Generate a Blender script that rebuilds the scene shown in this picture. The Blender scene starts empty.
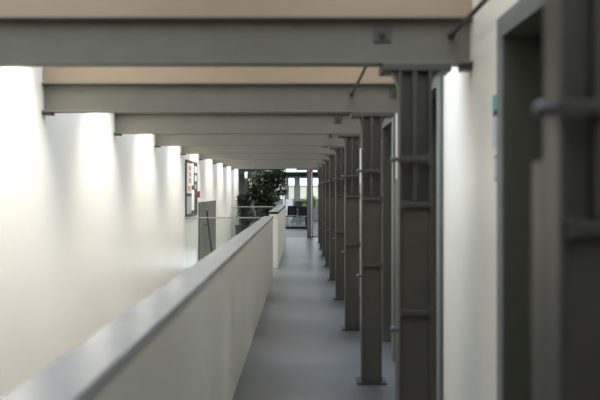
import bpy, bmesh, math, random
from mathutils import Vector, Matrix, noise
random.seed(7)
PI = math.pi
sc = bpy.context.scene
col = sc.collection

# ------------------------------------------------------------------ measures
P = 2.4                       # spacing of the frames
def D(d): return d * P        # depth in bays -> metres
F_PX = 317.0 * P
XL, XR = -2.15, 0.873         # wall faces
BEAM_Z, BEAM_H = 2.245, 0.242
ROOF_Z = 3.35
Y_BACK = -4.0
Y_FAR = D(17.0)
Y_END = D(10.75)              # flat ceiling starts here
LOWER = -3.0

# ------------------------------------------------------------------ materials
def mat(name, color, rough=.6, metal=0., spec=.5, var=.0, scale=6., bump=0., bscale=60., stretch=(1,1,1), color2=None):
    m = bpy.data.materials.new(name); m.use_nodes = True
    nt = m.node_tree; b = nt.nodes['Principled BSDF']
    b.inputs['Roughness'].default_value = rough
    b.inputs['Metallic'].default_value = metal
    b.inputs['Specular IOR Level'].default_value = spec
    c = (*color, 1)
    b.inputs['Base Color'].default_value = c
    tc = nt.nodes.new('ShaderNodeTexCoord'); mp = nt.nodes.new('ShaderNodeMapping')
    mp.inputs['Scale'].default_value = stretch
    nt.links.new(tc.outputs['Object'], mp.inputs['Vector'])
    if var or color2:
        n = nt.nodes.new('ShaderNodeTexNoise'); n.inputs['Scale'].default_value = scale
        n.inputs['Detail'].default_value = 5
        nt.links.new(mp.outputs['Vector'], n.inputs['Vector'])
        r = nt.nodes.new('ShaderNodeValToRGB')
        r.color_ramp.elements[0].position = .3; r.color_ramp.elements[1].position = .7
        c2 = color2 or tuple(x * (1 + var) for x in color)
        c1 = color if color2 else tuple(x * (1 - var) for x in color)
        r.color_ramp.elements[0].color = (*c1, 1); r.color_ramp.elements[1].color = (*c2, 1)
        nt.links.new(n.outputs['Fac'], r.inputs['Fac'])
        nt.links.new(r.outputs['Color'], b.inputs['Base Color'])
    if bump:
        n2 = nt.nodes.new('ShaderNodeTexNoise'); n2.inputs['Scale'].default_value = bscale
        nt.links.new(mp.outputs['Vector'], n2.inputs['Vector'])
        bp = nt.nodes.new('ShaderNodeBump'); bp.inputs['Strength'].default_value = bump
        bp.inputs['Distance'].default_value = .01
        nt.links.new(n2.outputs['Fac'], bp.inputs['Height'])
        nt.links.new(bp.outputs['Normal'], b.inputs['Normal'])
    return m

def emis(name, color, s):
    m = bpy.data.materials.new(name); m.use_nodes = True
    b = m.node_tree.nodes['Principled BSDF']
    b.inputs['Base Color'].default_value = (*color, 1)
    b.inputs['Emission Color'].default_value = (*color, 1)
    b.inputs['Emission Strength'].default_value = s
    return m

def glass(name, tint, gloss=.08):
    m = bpy.data.materials.new(name); m.use_nodes = True
    nt = m.node_tree; nt.nodes.clear()
    o = nt.nodes.new('ShaderNodeOutputMaterial'); mx = nt.nodes.new('ShaderNodeMixShader')
    t = nt.nodes.new('ShaderNodeBsdfTransparent'); g = nt.nodes.new('ShaderNodeBsdfGlossy')
    t.inputs['Color'].default_value = (*tint, 1); g.inputs['Roughness'].default_value = .02
    lw = nt.nodes.new('ShaderNodeFresnel'); lw.inputs['IOR'].default_value = 1.45
    nt.links.new(lw.outputs['Fac'], mx.inputs['Fac'])
    nt.links.new(t.outputs[0], mx.inputs[1]); nt.links.new(g.outputs[0], mx.inputs[2])
    nt.links.new(mx.outputs[0], o.inputs['Surface'])
    return m

def translucent(name, color):
    m = bpy.data.materials.new(name); m.use_nodes = True
    nt = m.node_tree; nt.nodes.clear()
    o = nt.nodes.new('ShaderNodeOutputMaterial'); mx = nt.nodes.new('ShaderNodeMixShader')
    t = nt.nodes.new('ShaderNodeBsdfTranslucent'); g = nt.nodes.new('ShaderNodeBsdfDiffuse')
    t.inputs['Color'].default_value = (*color, 1); g.inputs['Color'].default_value = (*color, 1)
    mx.inputs['Fac'].default_value = .12
    nt.links.new(t.outputs[0], mx.inputs[1]); nt.links.new(g.outputs[0], mx.inputs[2])
    nt.links.new(mx.outputs[0], o.inputs['Surface'])
    return m

M = dict(
    plaster=mat('white_plaster', (.84,.82,.785), .30, var=.015, scale=1.5, bump=.08, bscale=40),
    plaster_r=mat('warm_white_plaster', (.76,.70,.60), .32, var=.02, scale=1.5, bump=.08, bscale=40),
    greywall=mat('grey_blue_paint', (.36,.38,.41), .8, var=.03, scale=2),
    paint=mat('parapet_paint', (.56,.53,.445), .5, var=.02, scale=2.5, bump=.05, bscale=30),
    cream=mat('cream_paint', (.83,.78,.68), .55, var=.02, scale=2.5),
    coping=mat('grey_coping', (.30,.30,.30), .25, spec=.5, var=.05, scale=5),
    black=mat('black_strip', (.012,.012,.012), .5),
    floor=mat('grey_resin_floor', (.086,.088,.092), .30, spec=.5, var=.07, scale=3, bump=.03, bscale=15),
    darkfloor=mat('dark_floor', (.06,.058,.055), .4, var=.1, scale=4),
    wood_floor=mat('beige_lower_floor', (.50,.38,.26), .5, var=.08, scale=3),
    beam=mat('grey_green_beam_paint', (.142,.135,.108), .5, spec=.35, var=.05, scale=5, bump=.05, bscale=50),
    column=mat('dark_grey_steel_paint', (.064,.058,.047), .45, spec=.5, var=.10, scale=7, bump=.08, bscale=50),
    cover=mat('brown_grey_steel_paint', (.069,.062,.049), .5, spec=.4, var=.10, scale=6),
    knob=mat('worn_steel', (.09,.10,.115), .45, metal=.2),
    rod=mat('dark_rod', (.03,.03,.028), .45),
    timber=mat('pale_timber_board', (.30,.222,.15), .7, spec=.2, scale=5, stretch=(1,8,22), color2=(.33,.247,.168)),
    frame=mat('grey_door_frame', (.16,.165,.155), .5, var=.05),
    leaf_door=mat('olive_grey_door', (.10,.098,.072), .55, var=.06),
    steel=mat('satin_steel', (.45,.45,.44), .3, metal=.9),
    rail=mat('pale_rail', (.26,.26,.225), .4, metal=.2),
    darkpanel=mat('dark_grey_panel', (.085,.085,.08), .55, var=.06, scale=3),
    postgrey=mat('mid_grey_post', (.17,.175,.185), .5, var=.05),
    white=mat('white_paint', (.82,.83,.82), .5),
    paper=mat('white_paper', (.80,.80,.78), .8),
    pink=mat('red_print', (.66,.33,.28), .8),
    greypaper=mat('grey_paper', (.42,.43,.43), .8),
    red=mat('red_sign', (.50,.035,.02), .45),
    darkred=mat('red_plastic', (.30,.012,.02), .4),
    turquoise=mat('turquoise_plate', (.12,.36,.38), .5),
    lightgrey=mat('light_grey_plate', (.50,.52,.56), .5),
    pot=mat('dark_planter', (.03,.032,.03), .5),
    bark=mat('bark', (.10,.075,.05), .8, var=.2, scale=20),
    soil=mat('soil', (.03,.022,.015), .95),
    leaf=mat('dark_green_leaves', (.010,.021,.006), .55, spec=.25, scale=3, color2=(.024,.042,.012)),
    leaf2=mat('deep_green_leaves', (.009,.018,.009), .55, spec=.25, scale=3, color2=(.018,.030,.013)),
    lime=mat('lime_leaves', (.30,.42,.04), .5, scale=3, color2=(.42,.52,.08)),
    chair=mat('black_chair_shell', (.010,.010,.011), .5),
    chrome=mat('chrome', (.6,.6,.6), .15, metal=1.),
    table=mat('pale_table_top', (.42,.41,.38), .4),
    glass=glass('green_tinted_glass', (.92,.96,.935)),
    clear=glass('clear_glass', (.95,.97,.96)),
    blind=translucent('beige_blind', (.95,.92,.84)),
    exit_green=emis('exit_green', (.03,.30,.14), .35),
    exit_white=emis('exit_white', (.80,.95,.88), .45),
)

# ------------------------------------------------------------------ builders
class MB:
    def __init__(s): s.bm = bmesh.new()
    def box(s, x0, x1, y0, y1, z0, z1):
        v = [s.bm.verts.new(p) for p in ((x0,y0,z0),(x1,y0,z0),(x1,y1,z0),(x0,y1,z0),(x0,y0,z1),(x1,y0,z1),(x1,y1,z1),(x0,y1,z1))]
        for f in ((3,2,1,0),(4,5,6,7),(0,1,5,4),(1,2,6,5),(2,3,7,6),(3,0,4,7)):
            s.bm.faces.new([v[i] for i in f])
        return s
    def tube(s, p0, p1, r0, r1=None, n=16):
        r1 = r0 if r1 is None else r1
        a, b = Vector(p0), Vector(p1); d = b - a
        q = d.to_track_quat('Z', 'Y').to_matrix()
        A, B = [], []
        for i in range(n):
            t = 2*PI*i/n; o = q @ Vector((math.cos(t), math.sin(t), 0))
            A.append(s.bm.verts.new(a + o*r0)); B.append(s.bm.verts.new(b + o*r1))
        for i in range(n):
            j = (i+1) % n; s.bm.faces.new((A[i], A[j], B[j], B[i]))
        s.bm.faces.new(A[::-1]); s.bm.faces.new(B)
        return s
    def prism(s, pts, axis, a, b):
        def mk(u, v, w):
            return {'y': (u, w, v), 'x': (w, u, v), 'z': (u, v, w)}[axis]
        A = [s.bm.verts.new(mk(u, v, a)) for u, v in pts]; B = [s.bm.verts.new(mk(u, v, b)) for u, v in pts]
        n = len(pts)
        for i in range(n):
            j = (i+1) % n; s.bm.faces.new((A[i], A[j], B[j], B[i]))
        s.bm.faces.new(A[::-1]); s.bm.faces.new(B)
        return s
    def lathe(s, prof, cx, cy, n=28):
        rings = []
        for r, z in prof:
            rings.append([s.bm.verts.new((cx+r*math.cos(2*PI*i/n), cy+r*math.sin(2*PI*i/n), z)) for i in range(n)])
        for A, B in zip(rings, rings[1:]):
            for i in range(n):
                j = (i+1) % n; s.bm.faces.new((A[i], A[j], B[j], B[i]))
        s.bm.faces.new(rings[0][::-1]); s.bm.faces.new(rings[-1])
        return s
    def ball(s, c, r, sx=1, sy=1, sz=1):
        m = Matrix.Translation(c) @ Matrix.Diagonal((r*sx, r*sy, r*sz, 1))
        bmesh.ops.create_uvsphere(s.bm, u_segments=16, v_segments=10, radius=1, matrix=m)
        return s
    def path(s, pts, r, n=10):
        for a, b in zip(pts, pts[1:]): s.tube(a, b, r, n=n)
        for q in pts[1:-1]: s.ball(q, r)
        return s
    def build(s, name, m, parent=None, bevel=0, smooth=False):
        bmesh.ops.recalc_face_normals(s.bm, faces=s.bm.faces)
        me = bpy.data.meshes.new(name); s.bm.to_mesh(me); s.bm.free()
        o = bpy.data.objects.new(name, me); col.objects.link(o)
        me.materials.append(m)
        if parent: o.parent = parent
        if smooth:
            for p in me.polygons: p.use_smooth = True
            e = None
            me.set_sharp_from_angle(angle=math.radians(40))
        if bevel:
            b = o.modifiers.new('bevel', 'BEVEL'); b.width = bevel; b.segments = 2
            b.limit_method = 'ANGLE'
        return o

def tag(o, label, cat, group=None):
    o['label'] = label; o['category'] = cat
    if group: o['group'] = group
    return o
def thing(name, label, cat, loc=(0,0,0), group=None, rz=0):
    o = bpy.data.objects.new(name, None); col.objects.link(o)
    o.location = loc; o.rotation_euler = (0,0,rz); o.empty_display_size = .1
    return tag(o, label, cat, group)
def struct(o):
    o['kind'] = 'structure'; return o
def copy_thing(r, loc):
    c = r.copy(); col.objects.link(c); c.location = loc
    for ch in list(r.children):
        k = ch.copy(); col.objects.link(k); k.parent = c
        for g in list(ch.children):
            q = g.copy(); col.objects.link(q); q.parent = k
    return c
ORD = ['nearest','second','third','fourth','fifth','sixth','seventh','eighth','ninth','tenth','eleventh','twelfth']

# ------------------------------------------------------------------ setting
GAP0, GAP1, STAIR_END = D(5.77), D(6.5), D(9.5)     # landing, then stair well
b = MB()
b.box(-.69, XR+.35, Y_BACK, GAP0, -.2, 0)            # walkway slab
b.box(XL, XR+.35, GAP0, GAP1, -.2, 0)                # landing
b.box(-.69, XR+.35, GAP1, STAIR_END, -.2, 0)
b.box(XL, XR+.35, STAIR_END, Y_END, -.2, 0)
struct(b.build('floor', M['floor']))
struct(MB().box(-4.2, 4.0, Y_END, Y_FAR, -.2, 0).build('floor_far', M['darkfloor']))
struct(MB().box(XL, XR+.35, Y_BACK, Y_FAR, LOWER-.2, LOWER).build('floor_lower', M['wood_floor']))
b = MB(); b.box(XL-.25, XL, Y_BACK, Y_END+.1, LOWER, ROOF_Z)
struct(b.build('wall_left', M['plaster']))

# right wall with door openings
DOORS = [(D(.957+k), D(1.374+k)) for k in range(-1, 9)]
DOOR_Z = 2.335
b = MB()
y = Y_BACK
for y0, y1 in DOORS:
    b.box(XR, XR+.35, y, y0, 0, ROOF_Z)
    b.box(XR, XR+.35, y0, y1, DOOR_Z, ROOF_Z)
    y = y1
b.box(XR, XR+.35, y, Y_END, 0, ROOF_Z)
b.box(XR, XR+.35, Y_BACK, Y_END, LOWER, -.2)
struct(b.build('wall_right', M['plaster_r']))
for i, (y0, y1) in enumerate(DOORS):
    d = bpy.data.objects.new('door_%d' % (i+1), None); col.objects.link(d); struct(d)
    d.location = (XR, y0, 0)
    w = y1 - y0; fw = .085
    f = MB(); fx0, fx1 = -.018, .26
    f.box(fx0, fx1, 0, fw, 0, DOOR_Z); f.box(fx0, fx1, w-fw, w, 0, DOOR_Z); f.box(fx0, fx1, fw, w-fw, DOOR_Z-fw, DOOR_Z)
    f.build('door_lining', M['leaf_door'], d)
    f = MB(); e = .004
    f.box(fx0-.01, fx0, -e, fw, 0, DOOR_Z+e).box(fx0-.01, fx0, w-fw, w+e, 0, DOOR_Z+e).box(fx0-.01, fx0, fw, w-fw, DOOR_Z-fw, DOOR_Z+e)
    f.build('door_frame', M['frame'], d)
    lf = MB().box(.20, .25, fw, w-fw, .006, DOOR_Z-fw).build('door_leaf', M['leaf_door'], d)
    MB().path([(.20, fw+.07, 1.05), (.15, fw+.07, 1.05), (.15, fw+.19, 1.05)], .010).tube((.196, fw+.07, 1.05), (.2, fw+.07, 1.05), .025).build('door_handle', M['steel'], lf, smooth=True)

struct(MB().box(XL-.25, XR+.35, Y_BACK-.2, Y_BACK, LOWER, ROOF_Z).build('wall_back', M['plaster']))
# hall at the far end: widened, with a flat ceiling and an unseen opening added to brighten it
struct(MB().box(-4.2, 4.0, Y_END, D(13.5), 2.44, 2.6).box(-4.2, -3.4, D(13.5), Y_FAR, 2.44, 2.6).box(-3.4, -1.6, D(13.5), D(16.6), 2.44, 2.6).box(.9, 4.0, D(13.5), Y_FAR, 2.44, 2.6).box(-3.4, .9, D(16.6), Y_FAR, 2.44, 2.6).box(-4.2, 4.0, Y_END-.02, Y_END+.1, 2.6, ROOF_Z).build('ceiling', M['greywall']))
struct(MB().box(XL-.25, -.1, Y_BACK, D(.62), ROOF_Z-.1, ROOF_Z).box(-.1, XR+.35, Y_BACK, -1.4, ROOF_Z-.1, ROOF_Z).box(-.75, .0, D(.62), Y_END, ROOF_Z-.02, ROOF_Z).build('ceiling_near', M['white']))  # out of view; added middle strip cuts light on floor and boards
struct(MB().box(-4.4, -4.2, Y_END, Y_FAR, -.2, 2.6).build('wall_far_left', M['greywall']))
struct(MB().box(XR+.9, XR+1.1, Y_END+.1, Y_FAR, -.2, 2.6).build('wall_far_right', M['greywall']))
struct(MB().box(XR, XR+1.1, Y_END, Y_END+.1, 0, 2.44).build('wall_return', M['greywall']))

# far wall with windows
pxm = 17.0/317.0
WINS = [((x0-302)*pxm, (x1-302)*pxm) for x0, x1 in ((248,257),(260,271),(274,286.5),(288,295),(299.3,307.5),(311,319))]
SILL, HEAD, TRANS = 1.08, 2.27, 1.81
b = MB(); x = -4.2
for x0, x1 in WINS:
    b.box(x, x0, Y_FAR, Y_FAR+.25, 0, 2.6); b.box(x0, x1, Y_FAR, Y_FAR+.25, 0, SILL); b.box(x0, x1, Y_FAR, Y_FAR+.25, HEAD, 2.6)
    x = x1
b.box(x, 4.0, Y_FAR, Y_FAR+.25, 0, 2.6)
struct(b.build('wall_far', mat('far_wall_grey', (.30,.30,.285), .7)))
for i, (x0, x1) in enumerate(WINS):
    w = bpy.data.objects.new('window_%d' % (i+1), None); col.objects.link(w); struct(w); w.location = ((x0+x1)/2, Y_FAR, SILL)
    hw, hh, t = (x1-x0)/2, HEAD-SILL, .035
    MB().box(-hw, -hw+t, .05, .11, 0, hh).box(hw-t, hw, .05, .11, 0, hh).box(-hw+t, hw-t, .05, .11, 0, t).box(-hw+t, hw-t, .05, .11, hh-t, hh).box(-hw+t, hw-t, .05, .11, TRANS-SILL-.025, TRANS-SILL+.025).build('window_frame', M['postgrey'], w)
    MB().box(-hw+t, hw-t, .075, .083, t, hh-t).build('window_pane', M['clear'], w)
    MB().box(-hw+t, hw-t, .034, .038, t, TRANS-SILL).build('window_blind', M['blind'], w)

# ------------------------------------------------------------------ parapets
def parapet(name, label, x0, x1, y0, y1, top, bodymat, strip):
    t = thing(name, label, 'low wall', ((x0+x1)/2, y0, 0))
    hw, L = (x1-x0)/2, y1-y0
    MB().box(-hw, hw, 0, L, 0, top-(.058 if strip else .035)).build('wall_body', bodymat, t, bevel=.004)
    if strip:
        MB().box(-hw-.004, hw+.004, -.004, L, top-.058, top-.014).build('under_cap_strip', M['black'], t)  # black layer between wall body and coping
    MB().box(-hw-.012, hw+.012, -.012, L, top-(.014 if strip else .035), top).build('coping', M['coping'], t, bevel=.005)
    return t
parapet('parapet', 'long pale parapet wall with grey coping running from the camera along the walkway', -.678, -.530, Y_BACK, GAP0, 1.125, M['paint'], False)
parapet('parapet', 'short cream parapet wall with black strip beyond the gap in the walkway side', -.672, -.492, GAP1, STAIR_END, 1.165, M['cream'], True)

# ------------------------------------------------------------------ beams, boards, columns
KS = list(range(-1, 9))
def beam(parent):
    L0, L1 = XL+.004, XR-.004; t, hw = .014, .062
    H = BEAM_H
    m = MB()
    m.box(L0, L1, -hw, hw, 0, t); m.box(L0, L1, -hw, hw, H-t, H); m.box(L0, L1, -.006, .006, t, H-t)
    m.build('steel_section', M['beam'], parent, bevel=.002)
    MB().box(XL+.004, XL+.075, -.05, .05, -.022, 0).build('bearing_plate', M['rod'], parent)
    MB().box(XR-.055, XR-.004, -.05, .05, -.03, 0).build('bearing_plate', M['rod'], parent)
visible = [k for k in KS if k >= 0]
first = None
beam_label = {}
for k in KS:
    y = D(1.62+k) + .045
    if first is None:
        first = bt = thing('ceiling_beam', 'x', 'beam', (0, y, BEAM_Z)); beam(bt)
    else:
        bt = copy_thing(first, (0, y, BEAM_Z))
    if k < 0: lab = 'grey steel ceiling beam above the camera, outside the view, number %s back' % ('one' if k == -1 else 'two')
    elif k == 0: lab = 'nearest grey steel ceiling beam across the top of the view, below the widest timber strip'
    elif k == 8: lab = 'farthest grey steel ceiling beam, just before the hall with the exit sign'
    else: lab = '%s grey steel ceiling beam counted from the camera' % ORD[k]
    tag(bt, lab, 'beam', 'steel beams over the walkway')
first = None
for k in KS:
    y = D(1.62+k) + .045
    if first is None:
        first = o = MB().box(XL+.004, XR-.004, -.03, .03, 0, .84).build('timber_board', M['timber'])
        o.location = (0, y, BEAM_Z+BEAM_H+.004)
    else:
        o = first.copy(); col.objects.link(o); o.location = (0, y, BEAM_Z+BEAM_H+.004)
    if k < 0: lab = 'pale timber board on the %s steel beam behind the view' % ('first' if k == -1 else 'second')
    elif k == 0: lab = 'pale timber board on top of the nearest beam, along the top edge'
    else: lab = 'pale timber board standing on the %s beam counted from the camera' % ORD[k]
    tag(o, lab, 'board', 'timber boards on the beams')

def column(t):
    sh = MB()
    top = BEAM_Z-.042; dp = .10
    sh.box(-.0825, -.068, 0, dp, .016, top); sh.box(.068, .0825, 0, dp, .016, top); sh.box(-.068, .068, .038, .05, .016, top)
    sh.build('shaft', M['column'], t, bevel=.003)
    MB().box(-.014, .010, .006, .038, 1.545, top).build('web_rib', M['column'], t)
    MB().box(-.0675, .0675, .004, .03, .018, 1.515).build('cover_plate', M['cover'], t, bevel=.003)
    MB().box(-.0825, .0825, dp, .18, .016, 1.66).build('rear_casing', M['column'], t, bevel=.003)
    # haunch and cap
    arc = [(-.0825, top-.12)]
    for i in range(1, 9):
        a = PI/2*i/8
        arc.append((-.0825-.05*(1-math.cos(a)), top-.12+.12*math.sin(a)))
    arc.append((-.0825, top))
    MB().prism(arc, 'y', .02, .095).build('haunch', M['column'], t)
    arc2 = [(-u, v) for u, v in arc]
    MB().prism(arc2, 'y', .02, .095).build('haunch', M['column'], t)
    MB().box(-.17, .185, .0, .19, top, BEAM_Z-.002).build('cap_plate', M['column'], t, bevel=.006)
    MB().box(-.122, .118, -.012, .19, 0, .016).build('base_plate', M['rod'], t, bevel=.004)
    for z, x0, x1 in ((1.757, -.088, .075), (1.526, -.072, .088), (.98, -.076, .088)):
        m = MB().box(x0, x1, -.018, -.002, z-.013, z+.013)
        m.box(x1-.018, x1, -.024, 0, z-.03, z+.03)
        m.box(x0, x0+.016, -.022, .0, z-.018, z+.018)
        m.build('strap', M['column'], t, bevel=.003)
    for z in (1.757, .89):
        MB().tube((-.0825, .03, z), (-.105, .03, z), .012).ball((-.108, .03, z), .017).build('knob', M['knob'], t, smooth=True)
    MB().tube((-.02, .014, .55), (-.02, .006, .55), .012).build('bolt', M['column'], t, smooth=True)
first = None
for k in KS:
    y = D(1.62+k) - .035
    if first is None:
        first = c = thing('steel_column', 'x', 'column', (.575, y, 0)); column(c)
    else:
        c = copy_thing(first, (.575, y, 0))
    if k == -2: lab = 'dark grey steel column behind the camera, outside the view'
    elif k == -1: lab = 'dark blurred steel column cut off by the right edge of the view'
    elif k == 0: lab = 'tall dark grey steel column nearest on the walkway, its base cut off below'
    elif k == 1: lab = 'dark grey steel column whose wide base plate shows nearest on the walkway floor'
    elif k == 8: lab = 'farthest dark grey steel column of the row, near the post with the red sign'
    else: lab = 'dark grey steel column under the %s beam counted from the camera' % ORD[k]
    tag(c, lab, 'column', 'steel columns along the walkway')

# tie rods that alternate between two lines
RZ = 2.405
for k in range(-1, 5):
    x = .415 if k % 2 == 0 else .77
    y0, y1 = D(1.62+k)+.045, D(2.62+k)+.045
    where = {-1: 'thin dark tie rod ending on the nearest beam close to the right wall',
             0: 'thin dark tie rod between the nearest and second beams, square plate at its near end',
             1: 'thin dark tie rod between the second and third beams', 2: 'thin dark tie rod between the third and fourth beams',
             3: 'thin dark tie rod between the fourth and fifth beams', 4: 'thin dark tie rod between the fifth and sixth beams'}[k]
    t = thing('tie_rod', where, 'rod', (x, y0, RZ), 'tie rods between the beams')
    MB().tube((0, -.035, 0), (0, y1-y0-.008, -.01), .011).build('rod', M['rod'], t, smooth=True)
    ap = MB().box(-.045, .045, -.014, -.0065, -.045, .045).build('anchor_plate', M['column'], t, bevel=.003)
    MB().tube((0, -.04, 0), (0, -.014, 0), .02, n=6).build('nut', M['rod'], ap)
    MB().tube((0, y1-y0-.05, -.01), (0, y1-y0-.007, -.01), .02, n=6).build('nut', M['rod'], t)

# ------------------------------------------------------------------ glass balustrades
def balustrade(label, y, x0, x1, top):
    t = thing('glass_balustrade', label, 'balustrade', ((x0+x1)/2, y, 0)); hw = (x1-x0)/2
    MB().box(-hw+.02, hw-.02, -.006, .006, .03, top-.02).build('glass_pane', M['glass'], t)
    MB().box(-hw, hw, -.02, .02, top-.022, top).build('handrail', M['rail'], t, bevel=.004)
    MB().box(-hw, hw, -.02, .02, 0, .05).build('base_shoe', M['rail'], t)
    return t
balustrade('glass balustrade with thin rail between the long parapet end and the left wall', GAP0+.03, XL+.01, -.70, 1.105)
balustrade('farther glass balustrade in front of the dark green plants', STAIR_END+.04, XL+.01, -.70, 1.105)

# ------------------------------------------------------------------ stair in the well behind the landing
m = MB(); n = 17; run = 3.0/n
for i in range(n):
    z1 = -3.0/n*(i+1)
    m.box(XL+.04, -.75, GAP1+.01+run*i, GAP1+.01+run*(i+1), z1-.2 if i < n-1 else LOWER+.001, z1)
tag(m.build('staircase', M['floor']), 'grey staircase going down beside the left wall behind the glass balustrade', 'stairs')
p = MB().box(XL+.002, XL+.03, D(6.57), D(7.8), -1.0, 1.345).build('metal_cladding_sheet', M['darkpanel'])
tag(p, 'dark grey flat panel on the left wall behind the glass balustrade', 'panel')
t = thing('stair_handrail', 'sloping dark handrail fixed to the dark grey panel', 'handrail', (XL+.11, D(6.78), 1.18))
MB().tube((0,0,0), (0, D(.85), -2.15), .022).build('rail_tube', M['column'], t, smooth=True)
for q in (.12, .5, .85):
    MB().path([(0, D(.85)*q, -2.15*q), (0, D(.85)*q, -2.15*q-.07), (-.078, D(.85)*q, -2.15*q-.07)], .009).build('bracket', M['column'], t)

# ------------------------------------------------------------------ noticeboard and papers
BX = XL
y0, y1, z0, z1 = D(5.83), D(6.42), 1.10, 2.15
t = thing('noticeboard', 'black framed noticeboard full of papers on the white left wall', 'noticeboard', (BX+.002, y0, z0))
W, H = y1-y0, z1-z0
MB().box(0, .02, 0, W, 0, H).build('backing', mat('dark_board', (.06,.062,.064), .7), t)
MB().box(.0, .022, -.012, .012, 0, H).box(.0, .028, W-.02, W+.03, 0, H).box(.0, .028, .02, W-.02, H-.03, H+.01).box(.0, .028, .02, W-.02, -.01, .03).build('frame', M['darkpanel'], t)
def paper(label, a, c, e, g, m, red=None):
    o = thing('paper_notice', label, 'paper', (BX+.0255, y0+a*W, z0+e*H), 'papers on the noticeboard')
    w, h = (c-a)*W, (g-e)*H
    MB().box(0, .003, 0, w, 0, h).build('sheet', m, o)
    if red:
        r = MB()
        for (u0, u1, v0, v1) in red: r.box(.003, .0045, u0*w, u1*w, v0*h, v1*h)
        r.build('red_print', M['pink'], o)
paper('large white poster with red print at the upper left of the noticeboard', .03, .44, .42, .96, M['paper'],
      [(.40,.95,.76,.90),(.5,.92,.56,.70),(.42,.95,.34,.5),(.15,.85,.06,.24)])
paper('grey sheet at the lower left of the noticeboard', .03, .42, .05, .36, M['greypaper'])
paper('tall white sheet in the middle of the noticeboard, hanging lowest', .45, .69, .10, .48, M['paper'])
paper('tall pale sheet in the upper middle of the noticeboard', .47, .62, .56, .97, M['paper'])
paper('small white notice at the upper right of the noticeboard', .76, .92, .80, .92, M['paper'])
paper('small white notice right of the tall pale sheet, second from the top', .78, .92, .64, .75, M['paper'])
paper('small white notice at the right edge of the noticeboard, third from the top', .76, .90, .50, .58, M['greypaper'])
t = thing('mounted_fire_alarm', 'small dark red fire alarm box on the white wall beside the noticeboard', 'alarm', (XL, D(6.50), 1.51))
MB().box(.001, .06, -.06, .06, -.065, .065).build('housing', M['darkred'], t, bevel=.006)
MB().box(.06, .063, -.03, .03, -.03, .03).build('glass_cover', M['white'], t)

# ------------------------------------------------------------------ door sign and switch on the right wall
t = thing('door_sign', 'small turquoise and grey door sign on the right wall beside the nearest door', 'sign', (XR, D(1.392), 1.79))
MB().box(-.010, -.001, -.015, .10, 0, .14).build('lower_plate', M['lightgrey'], t)
MB().box(-.010, -.001, -.015, .10, .142, .165).build('middle_strip', M['rod'], t)
MB().box(-.012, -.001, -.015, .10, .167, .235).build('turquoise_plate', M['turquoise'], t)
t = thing('light_switch', 'narrow dark edged switch panel on the right wall below the turquoise door sign', 'switch', (XR, D(1.392), 1.64))
MB().box(-.014, -.001, -.01, .06, 0, .115).build('housing', M['frame'], t, bevel=.003)
MB().box(-.017, -.014, .0, .05, .012, .10).build('rocker', M['lightgrey'], t)

# ------------------------------------------------------------------ hall at the far end
t = thing('grey_post', 'square grey post with a pale stripe standing at the walkway end', 'post', (.273, D(10.8), 0))
MB().box(-.10, .045, 0, .2, .02, 2.43).build('post_shaft', M['postgrey'], t, bevel=.004)
MB().box(.045, .075, .0, .2, .02, 2.43).build('pale_stripe', M['white'], t)
MB().box(.075, .10, .0, .2, .02, 2.43).build('post_edge', M['postgrey'], t)
MB().box(-.12, .24, -.03, .25, 0, .02).build('base_plate', M['darkpanel'], t)
t = thing('fire_sign', 'small red fire equipment sign at the top of the square grey post', 'sign', (.245, D(10.8)-.003, 2.205))
MB().box(-.085, .085, -.012, 0, 0, .15).build('sign_plate', M['red'], t)
s_ = MB().box(-.035, .005, -.014, -.012, .025, .10).box(-.025, -.005, -.014, -.012, .10, .125).box(-.005, .035, -.014, -.012, .112, .125).box(.025, .035, -.014, -.012, .05, .112)
s_.build('white_symbol', M['white'], t)

t = thing('exit_sign', 'green and white lit exit sign hanging below the far ceiling beam', 'sign', ((291-302)*10.6/317, D(10.6), 2.19))
MB().box(-.19, .19, 0, .03, 0, .13).build('sign_box', M['exit_green'], t)
MB().box(-.155, .175, -.003, 0, .012, .118).build('white_door_symbol', M['exit_white'], t)
q = MB()
q.ball((-.085, -.002, .105), .012, 1, .2, 1)
q.prism([(-.10,.05),(-.08,.05),(-.07,.095),(-.095,.095)], 'y', -.003, 0)
q.prism([(-.10,.05),(-.085,.055),(-.115,.015),(-.135,.02)], 'y', -.003, 0)
q.prism([(-.09,.055),(-.08,.05),(-.055,.04),(-.06,.012),(-.07,.014),(-.068,.034)], 'y', -.003, 0)
q.prism([(-.07,.09),(-.075,.08),(-.045,.07),(-.04,.08)], 'y', -.003, 0)
bmesh.ops.translate(q.bm, verts=q.bm.verts, vec=(.03, -.003, 0)); q.build('running_figure', M['exit_green'], t)
MB().tube((-.12, .015, .13), (-.12, .015, .249+.0), .006).build('hanger', M['steel'], t)
MB().tube((.12, .015, .13), (.12, .015, .249), .006).build('hanger', M['steel'], t)
# bulkhead the sign hangs from
struct(MB().box(-1.9, XR, Y_END-.25, Y_END-.02, 2.439, 2.6).build('trim_1', M['greywall']))

# lintel + glass partition
LY = D(13.2)
struct(MB().box(-1.0, XR+.9, LY-.06, LY+.06, 2.17, 2.335).build('trim_2', M['darkpanel']))
t = thing('glass_partition', 'clear glass partition with dark bottom rail in front of the far table', 'partition', (0, LY, 0))
MB().box(-.68, .20, -.05, .05, 0, .07).build('bottom_rail', M['black'], t)
MB().box(-.66, .20, -.006, .006, .07, 2.168).build('glass_pane', M['clear'], t)
MB().box(-.72, -.68, -.05, .05, 0, 2.168).build('frame_post', M['postgrey'], t)
MB().box(.20, .25, -.05, .05, 0, 2.168).build('frame_post', M['postgrey'], t)

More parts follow.
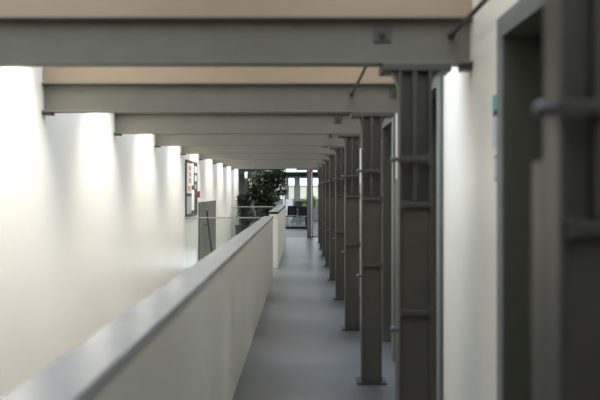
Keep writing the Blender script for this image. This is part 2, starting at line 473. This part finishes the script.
# table with chairs
def leg_pts(): pass
ty = D(14.6)
t = thing('meeting_table', 'pale table with black chairs behind the glass partition', 'table', (-.25, ty, 0))
MB().box(-.62, .62, -.4, .4, .70, .73).build('tabletop', M['table'], t, bevel=.004)
for sx in (-.55, .55):
    for sy in (-.34, .34):
        MB().tube((sx, sy, 0), (sx, sy, .70), .02).build('leg', M['chrome'], t, smooth=True)
def chair(label, x, y, rz, first=[None]):
    if first[0] is None:
        c = thing('office_chair', label, 'chair', (x, y, 0), 'black chairs in the far hall', rz)
        s = MB().box(-.23, .23, -.22, .22, .43, .48); s.build('seat', M['chair'], c, bevel=.02)
        MB().prism([(-.23,.50),(-.19,.50),(-.23,.92),(-.27,.92)], 'x', -.22, .22).build('backrest', M['chair'], c, bevel=.015)
        for sx in (-1, 1):
            MB().path([(sx*.21, .2, .43), (sx*.21, .22, .012), (sx*.21, -.22, .012), (sx*.21, -.2, .43), (sx*.21, -.25, .7)], .011).build('leg_frame', M['chrome'], c, smooth=True)
            MB().path([(sx*.235, -.23, .66), (sx*.24, .12, .66), (sx*.235, .14, .45)], .014).build('armrest', M['chair'], c, smooth=True)
        first[0] = c
    else:
        c = copy_thing(first[0], (x, y, 0)); c.rotation_euler = (0, 0, rz); c['label'] = label
    return c
chair('black chair left of the glass partition middle, turned to the table', -.52, D(13.75), .45)
chair('large black chair just left of the square grey post', .10, D(13.55), -.2)
chair('black chair at the far side of the pale table', -.18, D(15.2), PI)
t = thing('monitor', 'black computer monitor standing on the pale table', 'monitor', (-.12, ty, .73))
MB().box(-.16, .16, -.09, .09, 0, .012).build('stand_base', M['chair'], t)
MB().box(-.02, .02, -.02, .0, .012, .12).build('stand_neck', M['chair'], t)
MB().box(-.22, .22, -.045, -.02, .09, .36).build('screen', M['chair'], t, bevel=.004)
t = thing('white_cabinet', 'low white cabinet beneath the far windows', 'cabinet', (-.72, D(16.2), 0))
MB().box(-.24, .24, -.2, .2, .05, 1.12).build('carcass', M['white'], t, bevel=.004)
for sx in (-1, 1):
    dr = MB().box(min(sx*.235, sx*.004), max(sx*.235, sx*.004), -.22, -.2, .06, 1.11).build('door', M['white'], t)
    MB().box(sx*.03-.006, sx*.03+.006, -.235, -.22, .6, .72).build('handle', M['steel'], dr)
MB().box(-.22, .22, -.18, .18, 0, .05).build('plinth', M['black'], t)
t = thing('waste_bin', 'small white bin on the floor beside the left black chair', 'bin', (-.62, D(14.4), 0))
MB().lathe([(.11,0),(.13,.34),(.12,.34),(.10,.03)], 0, 0).build('bin_body', M['white'], t, smooth=True)

# ------------------------------------------------------------------ plants
def leaves(bm, n, inside, size, droop=.5, seed=1):
    rnd = random.Random(seed)
    for _ in range(n):
        c = inside(rnd)
        L = size*rnd.uniform(.7, 1.25); w = L*.42
        az = rnd.uniform(0, 2*PI); el = rnd.uniform(-1.2, .5)*droop*2
        d = Vector((math.cos(az)*math.cos(el), math.sin(az)*math.cos(el), math.sin(el)))
        s = d.cross(Vector((0,0,1))).normalized(); up = s.cross(d)
        roll = rnd.uniform(-.7,.7); s = s*math.cos(roll)+up*math.sin(roll)
        up = s.cross(d)
        p = [c, c+d*L*.35+s*w*.5+up*.01, c+d*L*.75+s*w*.35, c+d*L-up*L*.08, c+d*L*.75-s*w*.35, c+d*L*.35-s*w*.5+up*.01]
        v = [bm.verts.new(q) for q in p]
        bm.faces.new((v[0], v[1], v[2], v[3])); bm.faces.new((v[0], v[3], v[4], v[5]))
def blobs(bl):
    ws = [r[0]*r[1]*r[2] for _, r in bl]
    def f(rnd):
        (c, r), = rnd.choices(bl, ws)
        while True:
            q = Vector((rnd.uniform(-1,1), rnd.uniform(-1,1), rnd.uniform(-1,1)))
            if q.length <= 1 and q.length > .25: break
        return Vector((c[0]+q.x*r[0], c[1]+q.y*r[1], c[2]+q.z*r[2]))
    return f
def plant(name, label, loc, potr, poth, trunks, bl, n, size, lm, seed, group):
    t = thing(name, label, 'plant', loc, group)
    pl = MB().lathe([(potr*.8, 0), (potr, poth), (potr*.92, poth), (potr*.88, poth-.04)], 0, 0).build('planter', M['pot'], t, smooth=True)
    MB().lathe([(potr*.87, poth-.05), (potr*.87, poth-.035)], 0, 0).build('soil', M['soil'], pl)
    m = MB()
    for pts, r in trunks:
        k = len(pts)-1
        for i in range(k): m.tube(pts[i], pts[i+1], r*(1-.5*i/k), r*(1-.5*(i+1)/k), n=8)
    m.build('trunk', M['bark'], t, smooth=True)
    f = MB(); leaves(f.bm, n, blobs(bl), size, seed=seed)
    o = bpy.data.meshes.new('foliage'); f.bm.to_mesh(o); f.bm.free(); o.materials.append(lm)
    ob = bpy.data.objects.new('foliage', o); col.objects.link(ob); ob.parent = t
    return t
k = 10.4/317
def cx(px): return (px-302)*k
def cz(py): return 1.6-(py-190)*k
yT = D(10.5)
X0 = cx(264)
bl = []
for px, py, rx, ry in ((262,177,12,8),(254,183,8,8),(272,176,10,7),(278,172,7,5),(280,183,6,5),(270,186,9,7),(260,190,10,8),(282,192,5,4),(273,196,8,6),(262,200,11,7),(281,176,5,6),(266,208,12,8),(252,193,5,6)):
    bl.append(((cx(px)-X0, random.uniform(-.3,.3), cz(py)), (rx*k, .32, ry*k)))
plant('ficus_tree', 'tall dark green leafy indoor tree behind the farther glass balustrade', (X0, yT, 0), .30, .55,
      [([(0,0,.5),(.03,.02,1.0),(-.05,0,1.5),(.05,.03,2.0)], .035), ([(.03,.02,.9),(.25,.0,1.4),(.42,.02,1.9)], .022), ([(0,0,.9),(-.22,.05,1.4),(-.3,.0,1.85)], .022)],
      bl, 7500, .085, M['leaf'], 3, None)
bl = [((.02,0,1.15),(.18,.18,.30)), ((.1,.0,.85),(.26,.2,.35)), ((-.06,0,1.3),(.13,.14,.2)), ((.18,0,1.35),(.16,.15,.2))]
plant('leafy_bush', 'lower dark green bush left of the tall indoor tree against the wall', (cx(245.5), D(9.9), 0), .24, .5,
      [([(0,0,.45),(.02,0,.8),(-.05,0,1.2)], .02), ([(0,0,.45),(.12,0,.8),(.2,0,1.2)], .02)], bl, 1700, .085, M['leaf2'], 5, None)
bl = [((0,0,.72),(.32,.18,.35)), ((.15,0,.9),(.2,.17,.22)), ((-.12,0,.6),(.22,.17,.25))]
plant('leafy_bush', 'low dark bush beneath the tall indoor tree, seen through the glass', (cx(267), D(9.78), 0), .24, .4,
      [([(0,0,.35),(.02,0,.6),(-.05,0,.9)], .02), ([(0,0,.35),(.12,0,.6),(.2,0,.9)], .02)], bl, 1500, .085, M['leaf2'], 6, None)
k2 = 14.2/317
bl = [((0,0,1.12),(.20,.18,.25)), ((-.12,0,.98),(.14,.15,.18)), ((.16,0,1.2),(.16,.15,.25)), ((.2,0,.95),(.12,.12,.2))]
plant('potted_shrub', 'bright yellow green potted shrub behind the square grey post', ((309-302)*k2, D(14.2), 0), .2, .5,
      [([(0,0,.45),(.02,0,.8),(.0,0,1.15)], .02)], bl, 700, .09, M['lime'], 8, None)

t = thing('floor_lamp', 'slim dark floor lamp with a white top left of the tall indoor tree', 'lamp', (-1.87, D(10.6), 0))
MB().lathe([(.13,0),(.13,.02),(.04,.03)], 0, 0).build('base', M['black'], t, smooth=True)
MB().tube((0,0,.03), (0,0,1.98), .03).build('pole', M['rod'], t, smooth=True)
MB().lathe([(.035,1.98),(.05,2.0),(.05,2.19),(.03,2.2)], 0, 0).build('lamp_shade', M['white'], t, smooth=True)

# ------------------------------------------------------------------ light
w = bpy.data.worlds.new('overcast_sky'); sc.world = w; w.use_nodes = True
nt = w.node_tree; bg = nt.nodes['Background']
tc = nt.nodes.new('ShaderNodeTexCoord'); sx = nt.nodes.new('ShaderNodeSeparateXYZ'); rp = nt.nodes.new('ShaderNodeValToRGB')
nt.links.new(tc.outputs['Generated'], sx.inputs[0]); nt.links.new(sx.outputs['Z'], rp.inputs['Fac']); nt.links.new(rp.outputs['Color'], bg.inputs['Color'])
rp.color_ramp.elements[0].color = (.50,.54,.58,1); rp.color_ramp.elements[1].color = (.80,.91,1.0,1)
bg.inputs['Strength'].default_value = 2.0

# wall washers high in each bay, above the beams, close to the left wall
for k in range(0, 9):
    L = bpy.data.lights.new('wall_washer', 'SPOT'); L.energy = 140; L.color = (1.0, .92, .78)
    L.spot_size = math.radians(84); L.spot_blend = 1.0; L.shadow_soft_size = .16
    o = bpy.data.objects.new('wall_washer', L); col.objects.link(o)
    o.location = (-1.72, D(1.62+k+.70)+.045, 3.15); o.rotation_euler = (0, math.radians(8), 0)

    L = bpy.data.lights.new('added_floor_spot', 'SPOT'); L.energy = 85; L.color = (.95, .97, 1.0)  # spot added to lay a band of light on the floor
    L.spot_size = math.radians(31); L.spot_blend = .8; L.shadow_soft_size = .08
    o = bpy.data.objects.new('added_floor_spot', L); col.objects.link(o); o.location = (0, D(1.62+k+.55)+.045, 3.2)
    L = bpy.data.lights.new('added_side_spot', 'SPOT'); L.energy = 130; L.color = (.62, .79, 1.0)  # bluish spot added to brighten the right wall in each bay
    L.spot_size = math.radians(50); L.spot_blend = 1.0; L.shadow_soft_size = .1
    o = bpy.data.objects.new('added_side_spot', L); col.objects.link(o); o.location = (.60, D(1.62+k+.2)+.045, 3.15); o.rotation_euler = (0, math.radians(-4), 0)

# ------------------------------------------------------------------ camera
cam = bpy.data.cameras.new('camera'); co = bpy.data.objects.new('camera', cam); col.objects.link(co)
co.location = (0, 0, 1.6); co.rotation_euler = (PI/2, 0, 0)
cam.sensor_width = 36; cam.lens = F_PX/600*36
cam.shift_x = -2/600; cam.shift_y = -10/600
cam.clip_start = .05; cam.clip_end = 200
cam.dof.use_dof = True; cam.dof.focus_distance = D(7.3); cam.dof.aperture_fstop = 2.1
sc.camera = co
sc.view_settings.view_transform = 'Standard'; sc.view_settings.look = 'None'
sc.view_settings.gamma = 1; sc.view_settings.use_curve_mapping = False
sc.view_settings.exposure = 1.3
sc.cycles.use_denoising = True
sc.cycles.max_bounces = 12; sc.cycles.diffuse_bounces = 8; sc.cycles.transparent_max_bounces = 16
